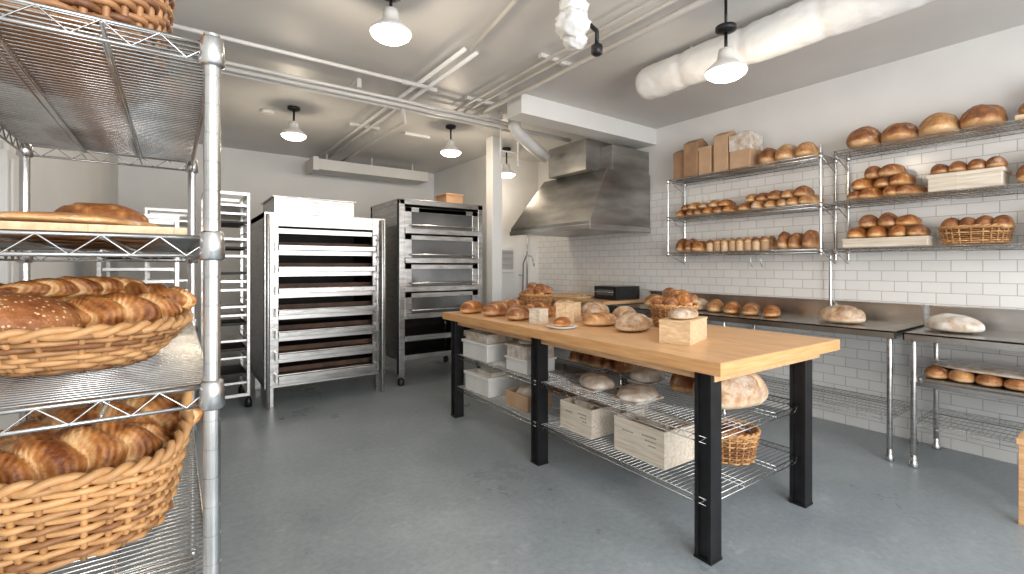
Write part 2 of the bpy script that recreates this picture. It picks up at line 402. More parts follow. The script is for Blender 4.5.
twist(b,-.09,1.50,S3+.085,.28,.062,rot=-.25,lobes=5,bend=.4,seed=10)
twist(b,-.17,1.44,S3+.145,.30,.032,rot=.7,lobes=6,bend=.1,seed=19)
b.obj('wicker_basket_with_pastries')
b=MB()
b.box(-.36,.02,1.08,2.1,1.508,1.522,'pine')
bread(b,-.17,1.60,1.522,1.0,.36,.034,pi/2,'light',0,3,40,24)
bread(b,-.17,1.83,1.55,.22,.14,.085,.3,'golden',3,4)
b.obj('board_of_flatbread')
b=MB()
basket(b,-.19,1.30,1.853,.165,.22,.18,.24,.2,ns=34,rows=13,r=.0065,seed=6,k='wickerd',bt_=.75)
twist(b,-.2,1.33,2.0,.3,.06,rot=.2,lobes=6,bend=.3,seed=31)
b.obj('wicker_basket_with_croissants')
b=MB(); basket(b,-.17,1.97,1.853,.15,.14,.18,.16,.18,ns=28,rows=11,r=.0065,seed=7,k='wickerd',bt_=.75); b.obj('wicker_basket')
b=MB(); basket(b,-.165,1.97,S4+.008,.14,.12,.17,.15,.16,ns=26,rows=11,r=.006,seed=12)
twist(b,-.165,1.97,S4+.1,.28,.07,rot=.2,lobes=6,bend=.3,seed=32)
b.obj('wicker_basket_with_croissants')
b=MB(); b.box(-.36,.02,1.78,2.12,S3+.008,S3+.018,'kraft')
for i in range(4): bread(b,-.29+.085*i,1.95,S3+.018,.26,.08,.07,pi/2,'golden',4,20+i)
b.obj('board_with_loaves')
# ================================================================== WORK TABLE
TL,TW=2.92,1.27; TROT=-math.radians(1.5); TO=Vector((2.05,1.2,0))
b=MB()
b.box(.004,TW-.004,.004,TL-.004,.935,1.0,'wood')
for q in((0,TW,0,.004),(0,TW,TL-.004,TL),(0,.004,.004,TL-.004),(TW-.004,TW,.004,TL-.004)): b.box(*q,.936,.9985,'woodcap')
b.box(.08,TW-.08,.08,TL-.08,.885,.935,'wood')
legs=[(lx,ly) for lx in(.10,TW-.21) for ly in(.13,1.50,TL-.12)]
for lx,ly in legs:
    b.box(lx-.045,lx+.045,ly-.045,ly-.028,0,.935,'iron'); b.box(lx-.045,lx+.045,ly+.028,ly+.045,0,.935,'iron')
    b.box(lx-.03,lx+.03,ly-.028,ly+.028,0,.93,'iron')
    b.box(lx-.048,lx+.048,ly-.048,ly+.048,0,.012,'iron')
for z in(.30,.605):
    for y0,y1 in((.12,1.5),(1.5,TL-.12)): wshelf(b,.07,TW-.17,y0,y1,z,.03,'x',.0022,drop=.03)
b.obj('butcher_block_work_table',0,loc=TO,rot=TROT)
def crate(b,x,y,z,L,W,Hh,rot=0,k='pale',t=.012,stamp=False,lid=False):
    old=b.M; b.M=old@TR(x,y,z,rot)
    b.box(-L/2,L/2,-W/2,W/2,0,t,k)
    b.box(-L/2,L/2,-W/2,-W/2+t,t,Hh,k); b.box(-L/2,L/2,W/2-t,W/2,t,Hh,k)
    b.box(-L/2,-L/2+t,-W/2+t,W/2-t,t,Hh,k); b.box(L/2-t,L/2,-W/2+t,W/2-t,t,Hh,k)
    if lid: b.box(-L/2-.003,L/2+.003,-W/2-.003,W/2+.003,Hh,Hh+.01,k)
    if stamp:
        e=.0012
        for sg in(1,-1):
            ya,yb=(W/2,W/2+e) if sg>0 else (-W/2-e,-W/2)
            rg=random.Random(5)
            for zz,x0,x1 in((.72,-.34,-.08),(.60,-.34,-.14),(.48,-.34,-.2),(.66,.1,.32)):
                x=L*x0
                while x<L*x1:
                    w=rg.uniform(.006,.016); b.box(x,min(x+w,L*x1),ya,yb,Hh*zz,Hh*zz+.008,'stamp'); x+=w+.004
    b.M=old
z=1.0
b=MB(); crate(b,2.50,1.70,z,.34,.18,.125,.30,'pine',lid=True); bread(b,2.50,1.70,z+.135,.29,.15,.065,.3,'flour',0,1); b.obj('wooden_box_with_loaf',.002)
b=MB(); basket(b,3.02,2.14,z,.13,.13,.165,.165,.15,ns=24,rows=11,r=.006,seed=21,ex=1)
for i in range(9):
    a=i*.9; bread(b,3.02+.08*math.cos(a)*(i>0),2.14+.08*math.sin(a)*(i>0),z+.09+.014*i,.19,.10,.085,a,'golden' if i%2 else 'brown',3,30+i)
b.obj('bread_basket')
b=MB(); basket(b,3.0,3.75,z,.13,.13,.165,.165,.15,ns=22,rows=10,r=.006,seed=22,ex=1)
for i in range(8):
    a=i*1.1; bread(b,3.0+.07*math.cos(a)*(i>0),3.75+.07*math.sin(a)*(i>0),z+.10+.014*i,.2,.10,.085,a,'brown' if i%2 else 'golden',3,40+i)
b.obj('bread_basket')
b=MB(); crate(b,2.60,2.83,z,.19,.15,.145,.5,'pine',lid=True); b.obj('wooden_canister',.002)
b=MB(); crate(b,2.33,2.88,z,.12,.10,.105,.3,'pale',lid=True); b.obj('wooden_box',.002)
tb=[('country_loaf',2.60,2.17,.33,.22,.12,.3,'flour','mid'),('country_loaf',2.92,2.52,.3,.2,.13,.9,'flour','diag'),
('country_loaf',2.62,2.50,.27,.19,.10,-.4,'light','diag'),('sourdough_boule',2.95,2.88,.26,.24,.14,0,'flour','cross'),
('country_loaf',2.36,3.18,.30,.19,.12,.5,'brown','diag'),('country_loaf',2.66,3.28,.28,.19,.12,-.5,'golden','diag'),
('country_loaf',2.38,3.55,.30,.19,.13,.2,'brown','diag'),('sourdough_boule',2.66,3.68,.24,.23,.14,0,'brown','cross'),
('sourdough_boule',2.98,3.3,.25,.23,.14,0,'light','cross'),('country_loaf',2.32,3.88,.28,.16,.12,.3,'golden','diag'),
('country_loaf',2.74,1.93,.2,.14,.09,-.6,'light','diag')]
for i,(nm,x,y,L,W,Hh,rt,k,st) in enumerate(tb):
    b=MB(); bread(b,x,y,z+.001,L,W,Hh,rt,k,3,50+i,34,30,style=st); b.obj(nm)
b=MB(); b.lathe([(.0,z+.001),(.085,z+.004),(.11,z+.018),(.105,z+.02),(.08,z+.008)],2.28,2.55,'tub',24); bread(b,2.28,2.55,z+.012,.15,.11,.07,.3,'golden',2,77); b.obj('plate_with_roll')
zu=.612; zl=.307
b=MB(); bread(b,2.72,1.53,zu,.48,.32,.235,-.1,'flour',2,90,50,40,style='diag'); b.obj('large_floured_loaf')
b=MB(); bread(b,2.82,1.88,zu,.36,.22,.17,.3,'brown',3,91); b.obj('country_loaf')
for i,(x,y,L,W,Hh,rt) in enumerate([(2.38,1.95,.34,.24,.07,.4),(2.38,2.30,.34,.24,.08,1.0),(2.80,2.2,.3,.22,.1,.2)]):
    b=MB(); b.box(x-L/2*.8,x+L/2*.8,y-W/2*.8,y+W/2*.8,zu,zu+.012,'plastic'); bread(b,x,y,zu+.008,L,W,Hh,rt,'plastic',0,100+i); b.obj('plastic_wrapped_loaf')
b=MB()
for i in range(5): bread(b,2.9+.03*(i%2),2.5+.13*i,zu,.26,.13,.11,.1*i,'brown',3,110+i)
for i in range(5): bread(b,2.92,2.53+.13*i,zu+.09,.25,.12,.10,.2,'light',3,120+i)
b.obj('stacked_bread_loaves')
def tub(b,x,y,z,L,W,Hh,k='tub'):
    b.box(x-L/2,x+L/2,y-W/2,y+W/2,z,z+Hh*.85,k); b.box(x-L/2-.012,x+L/2+.012,y-W/2-.012,y+W/2+.012,z+Hh*.85,z+Hh,k)
b=MB(); tub(b,2.34,3.0,zu,.28,.28,.11); tub(b,2.34,3.0,zu+.11,.27,.27,.10,'plastic'); bread(b,2.34,3.0,zu+.21,.2,.18,.05,0,'plastic',0,5); b.obj('food_storage_tubs',.01)
b=MB(); tub(b,2.34,3.62,zu,.3,.42,.16,'tub'); tub(b,2.34,3.62,zu+.16,.27,.38,.08,'plastic'); b.obj('food_storage_tubs',.012)
b=MB(); tub(b,2.8,3.6,zu,.3,.34,.2,'plastic'); b.obj('food_storage_tubs',.012)
b=MB(); crate(b,2.37,1.82,zl,.38,.28,.21,-.03+pi/2,'pale',stamp=True)
b.box(2.31,2.43,1.70,1.94,zl+.02,zl+.185,'kraft'); b.box(2.33,2.36,1.7,1.9,zl+.185,zl+.21,'plastic'); b.obj('wooden_crate',.0015)
b=MB(); crate(b,2.37,2.36,zl,.32,.27,.19,-.03+pi/2,'pale',stamp=True); b.box(2.28,2.46,2.26,2.46,zl+.14,zl+.16,'kraft'); b.box(2.3,2.33,2.28,2.44,zl+.16,zl+.2,'plastic'); b.obj('wooden_crate',.0015)
b=MB(); crate(b,2.76,2.40,zl,.28,.24,.2,pi/2,'pale'); b.box(2.68,2.84,2.3,2.5,zl+.02,zl+.16,'kraft'); b.obj('wooden_crate',.002)
b=MB(); basket(b,2.69,1.52,zl,.125,.125,.155,.155,.17,ns=24,rows=12,r=.006,seed=33,ex=1)
bread(b,2.69,1.52,zl+.1,.2,.18,.1,.3,'golden',2,130); b.obj('bread_basket')
b=MB(); crate(b,2.36,3.05,zl,.3,.25,.12,pi/2,'kraft2'); bread(b,2.36,3.05,zl+.03,.24,.19,.14,pi/2,'plastic',0,131); b.obj('cardboard_tray',.002)
b=MB(); tub(b,2.36,3.62,zl,.3,.4,.17,'tub'); tub(b,2.36,3.55,zl+.17,.22,.22,.04,'plastic'); b.obj('food_storage_tubs',.012)
b=MB()
for i in range(5): bread(b,2.85,2.85+.15*i,zl,.28,.14,.12,.1,'brown',3,140+i)
b.obj('stacked_bread_loaves')
# ================================================================== DECK OVEN
ox0,ox1,oy0,oy1=.74,2.0,5.32,6.35
b=MB()
b.box(ox0,ox0+.05,oy0,oy1,.22,2.0,'steel'); b.box(ox1-.05,ox1,oy0,oy1,.22,2.0,'steel')
b.box(ox0,ox1,oy1-.04,oy1,.22,2.0,'steel'); b.box(ox0,ox1,oy0,oy1,1.94,2.0,'steel_soft'); b.box(ox0,ox1,oy0,oy1,.2,.25,'steel')
b.box(ox0,ox0+.13,oy0-.01,oy0+.05,.22,2.0,'steel_soft'); b.box(ox1-.15,ox1,oy0-.01,oy0+.05,.22,2.0,'steel_soft')
b.box(ox0+.13,ox1-.15,oy0-.01,oy0+.03,1.86,1.99,'steel_soft'); b.box(ox0+.13,ox1-.15,oy0-.01,oy0+.03,.22,.30,'steel_soft')
b.box(ox0+.05,ox0+.06,oy0+.05,oy1-.05,.25,1.94,'dark');b.box(ox1-.06,ox1-.05,oy0+.05,oy1-.05,.25,1.94,'dark'); b.box(ox0+.05,ox1-.05,oy1-.06,oy1-.04,.25,1.94,'dark')
nt_=7; pitch=(1.86-.30)/nt_
for i in range(nt_):
    zb=.30+pitch*i
    b.box(ox0+.06,ox1-.06,oy0+.03,oy1-.06,zb,zb+.02,'darkbrown')
    b.box(ox0+.06,ox1-.06,oy0+.18,oy0+.20,zb+.02,zb+.07,'darkbrown')
    b.box(ox0+.12,ox1-.14,oy0-.07,oy0+.03,zb+.012,zb+.024,'steel_soft')
    b.box(ox0+.12,ox1-.14,oy0-.085,oy0-.07,zb-.022,zb+.028,'steel_soft')
    b.box(ox0+.13,ox1-.15,oy0-.005,oy0+.02,zb-.02,zb+.03,'steel_soft')
    b.box(ox0+.13,ox1-.15,oy0+.01,oy0+.03,zb+pitch-.075,zb+pitch-.02,'steel')
    for sx in(ox0+.1,ox1-.12):
        b.box(sx-.012,sx+.012,oy0-.09,oy0,zb-.035,zb+.05,'steel')
    b.box(ox0+.03,ox0+.09,oy0-.016,oy0-.009,zb+.08,zb+.10,'steel')
b.tube([(ox0+.03,oy0-.03,.0),(ox0+.03,oy0-.03,1.98)],.018,'steel',10); b.tube([(ox1-.05,oy0-.05,.0),(ox1-.05,oy0-.05,1.98)],.02,'steel',10)
for sx in(ox0+.06,ox1-.06):
    for sy in(oy0+.06,oy1-.08): b.box(sx-.03,sx+.03,sy-.03,sy+.03,0,.22,'steel')
b.tube([(ox1-.13,oy0-.1,.3),(ox1-.13,oy0-.1,1.8)],.008,'chrome',8)
for zz in(.3,1.8): b.tube([(ox1-.13,oy0-.1,zz),(ox1-.13,oy0,zz)],.007,'chrome',8)
for zz in(1.75,1.55,1.3,1.05): b.tube([(ox1-.1,oy0-.005,zz),(ox1-.1,oy0-.03,zz)],.014,'iron',10)
b.box(ox0+.1,ox1-.34,oy0+.06,oy1-.2,2.0,2.17,'steel'); b.box(ox0+.14,ox1-.38,oy0+.05,oy0+.06,2.03,2.14,'steel_soft'); b.box(ox0+.08,ox1-.32,oy0+.04,oy1-.18,2.165,2.18,'steel_soft')
b.tube([(ox0+.5,oy0+.5,2.17),(ox0+.5,oy0+.5,2.25)],.05,'steel',14)
b.obj('bread_deck_oven',.004)
qx0,qx1,qy0,qy1=2.2,3.38,5.38,6.4
b=MB()
for sx in(qx0,qx1-.07):
    for sy in(qy0,qy1-.07): b.box(sx,sx+.07,sy,sy+.07,.1,2.26,'steel_soft'); b.lathe([(.02,0),(.04,.01),(.04,.07),(.015,.1)],sx+.035,sy+.035,'iron',12)
b.box(qx0,qx1,qy0,qy1,2.2,2.27,'steel_soft'); b.box(qx0,qx0+.02,qy0+.07,qy1,.3,2.2,'steel'); b.box(qx1-.02,qx1,qy0+.07,qy1,.3,2.2,'steel'); b.box(qx0,qx1,qy1-.02,qy1,.3,2.2,'steel')
b.box(qx0+.02,qx0+.03,qy0+.07,qy1-.02,.3,2.2,'dark'); b.box(qx1-.03,qx1-.02,qy0+.07,qy1-.02,.3,2.2,'dark')
b.box(qx0+.03,qx1-.03,qy1-.04,qy1-.02,.3,2.2,'dark')
lev=[.32,.55,.82,1.15,1.50,1.86,2.2]
for i,zb in enumerate(lev[:-1]):
    b.box(qx0+.03,qx1-.03,qy0+.01,qy1-.04,zb,zb+.03,'steel_soft')
    b.box(qx0+.07,qx1-.07,qy0-.03,qy0+.02,zb-.015,zb+.05,'steel_soft')
    if i>=2:
        zt=lev[i+1]-.03
        b.box(qx0+.07,qx1-.07,qy0+.02,qy0+.035,zb+.05,zt,'glass')
        b.box(qx0+.07,qx1-.07,qy0,qy0+.03,zt-.06,zt,'steel_soft'); b.box(qx0+.07,qx0+.16,qy0,qy0+.03,zb+.05,zt,'steel_soft'); b.box(qx1-.16,qx1-.07,qy0,qy0+.03,zb+.05,zt,'steel_soft')
        b.tube([(qx0+.14,qy0-.05,zb+.09),(qx1-.14,qy0-.05,zb+.09)],.012,'chrome',8)
        for sx in(qx0+.18,qx1-.18): b.tube([(sx,qy0-.05,zb+.09),(sx,qy0+.0,zb+.09)],.008,'chrome',6)
b.box(qx0+.25,qx1-.25,qy0+.0,qy0+.02,2.1,2.17,'glass')
b.tube([(qx0-.03,qy0-.03,.15),(qx0-.03,qy0-.03,2.2)],.015,'iron',8)
b.obj('cabinet_oven',.004)
b=MB(); b.box(2.95,3.2,5.6,5.9,2.272,2.42,'kraft'); b.box(2.94,3.21,5.59,5.91,2.40,2.425,'kraft'); b.obj('cardboard_box',.003)
def panrack(name,x0,x1,y0,y1,h,n,k='steel',nb=0):
    b=MB()
    for x in(x0,x1):
        for y in(y0,y1): b.box(x-.0125,x+.0125,y-.0125,y+.0125,.12,h,k); b.lathe([(.012,0),(.035,.01),(.035,.07),(.012,.12)],x,y,'iron',12)
        b.box(x-.0125,x+.0125,y0,y1,h-.03,h,k); b.box(x-.0125,x+.0125,y0,y1,.12,.15,k)
    b.box(x0,x1,y1-.01,y1+.01,h-.03,h,k); b.box(x0,x1,y0-.01,y0+.01,.12,.15,k); b.box(x0,x1,y0-.01,y0+.01,h-.03,h,k)
    for i in range(n):
        z_=.25+(h-.4)*i/(n-1)
        for x,s in((x0,1),(x1,-1)): b.box(min(x,x+s*.03),max(x,x+s*.03),y0,y1,z_-.003,z_,k)
        if i%4!=2:
            kk='dark' if i%3==1 else k
            b.box(x0+.015,x1-.015,y0-.02,y1,z_,z_+.004,kk); b.box(x0+.015,x1-.015,y0-.02,y0-.015,z_,z_+.025,kk)
            b.box(x0+.015,x0+.02,y0-.02,y1,z_,z_+.025,kk);b.box(x1-.02,x1-.015,y0-.02,y1,z_,z_+.025,kk)
    b.obj(name)
panrack('sheet_pan_rack',.25,.62,5.5,6.1,2.2,22)
panrack('sheet_pan_rack',-.45,.02,4.6,5.2,1.85,16)
panrack('sheet_pan_rack',-.25,.15,6.6,7.2,2.1,16)
# ================================================================== HOOD, RANGE
b=MB()
y0,y1=3.88,5.45
v=[(3.9,y0,1.90),(5,y0,1.90),(5,y1,1.90),(3.9,y1,1.90),
   (3.9,y0,1.98),(5,y0,1.98),(5,y1,1.98),(3.9,y1,1.98),
   (4.18,y0,2.62),(5,y0,2.62),(5,5.05,2.62),(4.18,5.05,2.62)]
v=[(min(x,4.985),y,z) for x,y,z in v]
b.add(v,[(0,1,5,4),(1,2,6,5),(2,3,7,6),(3,0,4,7),(4,5,9,8),(5,6,10,9),(6,7,11,10),(7,4,8,11),(8,9,10,11),(3,2,1,0)],'hood')
b.box(3.885,3.91,y0-.01,y1+.01,1.88,1.94,'steel'); b.box(3.885,4.985,y0-.012,y0+.005,1.88,1.94,'steel')
b.box(4.05,4.985,4.1,4.8,2.62,3.0,'hood'); b.box(4.3,4.985,y0+.02,4.1,2.62,2.92,'hood')
b.box(4.0,4.95,y0+.1,y1-.1,1.905,1.915,'dark')
b.obj('range_hood',.003)
b=MB(); b.tube([(3.2,4.4,3.199),(3.2,4.4,3.06),(3.26,4.43,3.02),(3.6,4.6,2.95),(3.93,4.72,2.87)],.075,'pipe',16); b.obj('exhaust_pipe')
b=MB()
b.box(4.2,4.98,3.95,5.5,.15,.98,'steel'); b.box(4.18,4.98,3.93,5.52,.98,1.02,'wood')
for y in(4.1,4.7,5.35): 
    for x in(4.25,4.9): b.box(x-.02,x+.02,y-.02,y+.02,0,.15,'iron')
for y in(4.0,4.52,5.04): b.box(4.185,4.2,y,y+.45,.25,.85,'steel_soft'); b.tube([(4.16,y+.06,.8),(4.16,y+.39,.8)],.01,'chrome',8)
b.obj('prep_cabinet',.003)
b=MB(); b.box(4.45,4.9,3.98,4.35,1.025,1.19,'iron'); b.box(4.44,4.46,4.03,4.3,1.08,1.15,'glass'); b.tube([(4.43,4.0,1.12),(4.43,4.33,1.12)],.008,'chrome',8); b.box(4.5,4.85,4.02,4.31,1.19,1.20,'steel'); b.obj('countertop_toaster_oven',.01)
b=MB(); b.box(4.25,4.6,4.45,5.05,1.022,1.05,'pine'); b.box(4.28,4.55,4.5,4.9,1.05,1.07,'wood'); b.obj('cutting_board',.004)
b=MB()
b.tube([(4.6,6.18,.9),(4.6,6.1,1.0),(4.6,6.08,1.5),(4.6,6.0,1.62),(4.6,5.85,1.6),(4.6,5.8,1.45)],.012,'chrome',8)
b.tube([(4.6,6.19,1.3),(4.6,6.08,1.3)],.014,'chrome',8); b.tube([(4.75,6.18,.9),(4.75,6.17,2.2)],.012,'chrome',8)
b.box(4.57,4.63,6.17,6.2,.86,.95,'steel'); b.obj('wall_mounted_faucet')
b=MB(); b.box(4.15,4.45,6.12,6.199,1.35,1.75,'tub'); b.box(4.18,4.42,6.11,6.12,1.4,1.7,'steel'); b.obj('paper_towel_dispenser',.01)
# ================================================================== STEEL COUNTERS
def counter(name,y0,y1,h=.97,x0=4.28,shelf=(.3,),solid=None,sink=False):
    b=MB()
    b.box(x0,4.985,y0,y1,h-.012,h,'steel_top'); b.box(x0,x0+.012,y0,y1,h-.055,h,'steel_top')
    b.box(x0,4.97,y0,y0+.01,h-.055,h,'steel_top'); b.box(x0,4.97,y1-.01,y1,h-.055,h,'steel_top')
    b.box(4.955,4.985,y0,y1,h,1.13,'steel_top'); b.box(4.93,4.985,y0,y1,1.12,1.135,'steel_top')
    b.box(x0+.05,4.93,y0+.05,y1-.05,h-.05,h-.015,'steel')
    n=2 if y1-y0<1.6 else 3
    for i in range(n):
        y=y0+.05+(y1-y0-.1)*i/(n-1)
        for x in(x0+.05,4.9):
            b.tube([(x,y,.06),(x,y,h-.02)],.019,'steel',12); b.lathe([(.024,0),(.03,.006),(.03,.03),(.02,.05),(.02,.09)],x,y,'chrome',12)
    for s in shelf: wshelf(b,x0+.05,4.9,y0+.05,y1-.05,s,.03,'x',.0022)
    if solid: b.box(x0+.04,4.92,y0+.03,y1-.03,solid-.03,solid,'steel_top')
    if sink:
        b.box(x0+.1,4.85,y1-.9,y1-.3,h-.28,h-.06,'steel')
    b.obj(name,.003)
counter('stainless_steel_counter',1.15,3.85,shelf=(.33,),sink=True)
counter('stainless_steel_counter',-.5,1.11,shelf=(.33,),solid=.62)
b=MB()
b.box(4.38,4.88,-.05,1.04,.622,.64,'steel_soft')
for j in range(3):
    for i in range(8): bread(b,4.47+.16*j,.02+.135*i,.642,.17,.14,.09,.1,'brown' if (i+j)%3 else 'light',2,200+i+j*9,16,14)
bread(b,4.64,.5,.715,1.05,.48,.04,pi/2,'plastic',0,230)
b.obj('tray_of_loaves')
zc=.971
cb=[('sourdough_boule',4.58,1.60,.36,.30,.15,1.2,'flour'),('plastic_wrapped_loaf',4.60,.90,.34,.28,.13,1.2,'plastic'),
('country_loaf',4.60,2.18,.30,.14,.11,.3,'golden'),('country_loaf',4.60,2.37,.30,.15,.12,.2,'brown'),('country_loaf',4.60,2.56,.30,.15,.12,.3,'golden'),
('country_loaf',4.62,2.76,.30,.16,.13,.4,'light'),('country_loaf',4.64,2.97,.30,.17,.13,.0,'flour'),('country_loaf',4.62,3.2,.30,.17,.13,.5,'brown'),('sourdough_boule',4.6,3.5,.28,.26,.15,.5,'light')]
for i,(nm,x,y,L,W,Hh,rt,k) in enumerate(cb):
    b=MB(); bread(b,x,y,zc,L,W,Hh,rt,k,0 if k=='plastic' else 3,240+i,34,30,style='diag'); b.obj(nm)
# ================================================================== WALL SHELVES
sx0,sx1=4.64,4.965
SZ=(1.60,2.005,2.44)
b=MB()
for y0,y1 in((1.78,3.36),(-.3,1.68)):
    for s in SZ: wshelf(b,sx0,sx1,y0,y1,s,.028,'x',.0022,drop=.03)
    for y in(y0,y1):
        post(b,sx1+.0,y,1.5,2.5,.012,shelves=SZ)
        for s in SZ: b.tube([(4.99,y,s-.02),(sx1,y,s-.02)],.008,'chrome',6)
        for s in SZ: b.tube([(sx1,y,s-.13),(sx0+.05,y,s-.03)],.005,'chrome',6)
post(b,sx0,1.78,1.55,2.52,.0127,shelves=SZ); post(b,sx0,3.36,1.56,2.46,.0127,shelves=SZ)
b.tube([(sx0,2.4,1.57),(sx0,2.4,1.47),(sx0+.03,2.4,1.44)],.004,'chrome',6); b.tube([(sx0,2.3,1.57),(sx0,2.3,1.47),(sx0+.03,2.3,1.44)],.004,'chrome',6)
b.obj('wall_mounted_wire_shelves')
b=MB(); post(b,4.9,1.80,.972,1.55,.0127); b.lathe([(.03,.972),(.03,.98),(.014,.985)],4.9,1.80,'chrome',12); b.obj('shelf_support_post')
def row(b,y0,y1,z,ks,n,L=.28,Hh=.12,xc=4.8,layers=1,seed=0,rj=.22,dz=.8):
    """n loaves side by side filling exactly y0..y1, further layers nested on top"""
    rg=random.Random(seed); W=(y0-y1)/n
    for l in range(layers):
        m=n-l
        for i in range(m):
            y=y0-W*(i+.5+.5*l)
            ll=L*rg.uniform(.9,1.05)*(1-.08*l); hh=Hh*rg.uniform(.85,1.12)
            bread(b,xc+rg.uniform(-.01,.01),y,z+Hh*dz*l,ll,W*rg.uniform(.98,1.1),hh,rg.uniform(-rj,rj),rg.choice(ks),3,rg.randint(0,999),22,20)
def rowobj(*a,**k):
    b=MB(); row(b,*a,**k); b.obj('shelved_bread_loaves')
G=['golden','brown','light','brown']; z1,z2,z3=[s+.007 for s in SZ]
rowobj(3.32,2.97,z1,['golden','brown'],3,Hh=.15,seed=1)
rowobj(2.20,1.86,z1,['golden','brown'],3,Hh=.16,seed=2)
rowobj(3.32,2.62,z2,G,6,Hh=.085,layers=2,seed=3); rowobj(2.56,1.86,z2,G,6,Hh=.10,layers=2,seed=4)
rowobj(2.38,1.86,z3,['flour','light','brown'],3,Hh=.165,seed=5,rj=.1)
rowobj(1.62,.66,z3,['brown','flour','light','brown'],4,Hh=.175,L=.31,seed=6,rj=.1)
rowobj(1.62,1.12,z2,['golden','brown','golden'],4,Hh=.105,layers=3,seed=7,rj=.6)
rowobj(.60,.05,z2,G,4,Hh=.14,layers=2,seed=8); rowobj(.56,.05,z1,['light','flour'],3,Hh=.15,layers=2,seed=9)
b=MB()
for i in range(8):
    y=2.88-.083*i; kk='brown' if i%3==0 else 'light'
    b.lathe([(.036,z1),(.039,z1+.006),(.040,z1+.085),(.036,z1+.09)],4.72,y,'kraft2' if i%2 else 'pine',16)
    bread(b,4.72,y,z1+.08,.09,.085,.05,0,kk,0,i,10,10)
    bread(b,4.86,y,z1,.14,.083,.15,0,kk,2,i+9,12,12)
b.obj('row_of_panettone_cups')
def bag(b,x,y,z,L,W,Hh,k,top=True):
    b.box(x-L/2,x+L/2,y-W/2,y+W/2,z,z+Hh*.88,k)
    b.prism([(x-L/2,z+Hh*.88),(x+L/2,z+Hh*.88),(x+.01,z+Hh),(x-.01,z+Hh)],y-W/2,y+W/2,'y',k)
b=MB(); bag(b,4.8,3.26,z3,.2,.15,.35,'kraft'); b.obj('paper_flour_bag',.006)
b=MB(); bag(b,4.76,3.08,z3,.22,.17,.42,'kraft'); b.obj('paper_flour_bag',.006)
b=MB(); b.box(4.66,4.94,2.84,2.985,z3,z3+.29,'kraft2'); b.box(4.655,4.945,2.835,2.99,z3+.26,z3+.295,'kraft2'); b.obj('cardboard_box',.004)
b=MB(); bag(b,4.78,2.73,z3,.24,.16,.43,'kraft2'); b.obj('paper_flour_bag',.006)
b=MB(); b.box(4.66,4.92,2.42,2.63,z3,z3+.33,'kraft2'); b.box(4.655,4.925,2.415,2.635,z3+.18,z3+.34,'plastic')
bread(b,4.79,2.525,z3+.33,.25,.2,.06,0,'plastic',0,301); b.obj('plastic_wrapped_carton',.01)
b=MB(); b.box(4.67,4.93,.66,1.06,z2,z2+.12,'pale'); b.box(4.66,4.94,.65,1.07,z2+.10,z2+.13,'pale')
for i in range(4): bread(b,4.8,1.01-.10*i,z2+.13,.24,.115,.095,.1,'brown',3,350+i)
b.obj('wooden_bread_box',.006)
b=MB(); b.box(4.66,4.94,1.06,1.62,z1,z1+.07,'pale'); b.box(4.655,4.945,1.055,1.625,z1+.06,z1+.075,'pale')
row(b,1.60,1.08,z1+.075,['brown','golden'],4,L=.26,Hh=.11,layers=2,seed=77)
b.obj('wooden_bread_box',.004)
b=MB(); basket(b,4.8,.82,z1,.12,.17,.14,.19,.12,ns=26,rows=8,r=.006,seed=52,k='wicker')
for i in range(4): bread(b,4.8,.95-.09*i,z1+.10,.22,.12,.11,.1,'brown',3,320+i)
b.obj('bread_basket')
b=MB(); b.box(4.66,4.94,.05,.60,z3,z3+.03,'pine')
row(b,.59,.06,z3+.03,['flour','brown','light'],3,L=.30,Hh=.14,layers=2,seed=78)
b.obj('board_with_loaves')
# ================================================================== CEILING SERVICES
b=MB(); pr=.014
for x in(2.48,2.58,2.74): b.tube([(x,-2.4,H-.06),(x,4.6,H-.06)],pr if x<2.7 else .024,'pipe',10)
for y,xa,xb,rr_ in((4.42,-.5,3.2,.016),(4.54,-.5,4.2,.024),(4.66,-.5,3.6,.016),(3.95,-.5,1.9,.016)): b.tube([(xa,y,H-.11),(xb,y,H-.11)],rr_,'pipe',10)
for x in(1.85,1.96): b.tube([(x,3.2,H-.05),(x,8.0,H-.05)],.018,'pipe',10)
b.tube([(1.92,4.6,H-.12),(2.15,5.1,H-.1),(2.15,8,H-.1)],.02,'pipe',10)
b.tube([(1.9,3.2,H-.05),(1.3,-.5,H-.05)],.014,'pipe',8)
for x in(2.62,1.92):
    for y in(.2,1.6,3.0,4.2,5.8):
        if x<2 and y<3.3: continue
        b.box(x-.18,x+.18,y-.02,y+.02,H-.035,H-.002,'pipe')
for x in(.2,1.4,3.0): b.box(x-.02,x+.02,4.38,4.70,H-.085,H-.002,'pipe')
for x in (3.1,3.35): b.tube([(x,4.54,H-.1),(x,4.54,H-.55)],.01,'pipe',8)
b.tube([(3.1,4.54,H-.4),(3.35,4.54,H-.4)],.01,'pipe',8)
b.obj('ceiling_conduit_pipes')
b=MB(); b.box(1.7,3.5,7.3,7.7,2.88,3.04,'ceil'); b.box(1.65,1.73,7.27,7.73,2.86,3.06,'ceil')
for x in(1.9,2.6,3.3): b.tube([(x,7.5,3.04),(x,7.5,3.199)],.01,'pipe',6)
b.obj('air_duct',.01)
b=MB(); vs=[];fs=[];n=48;m=260
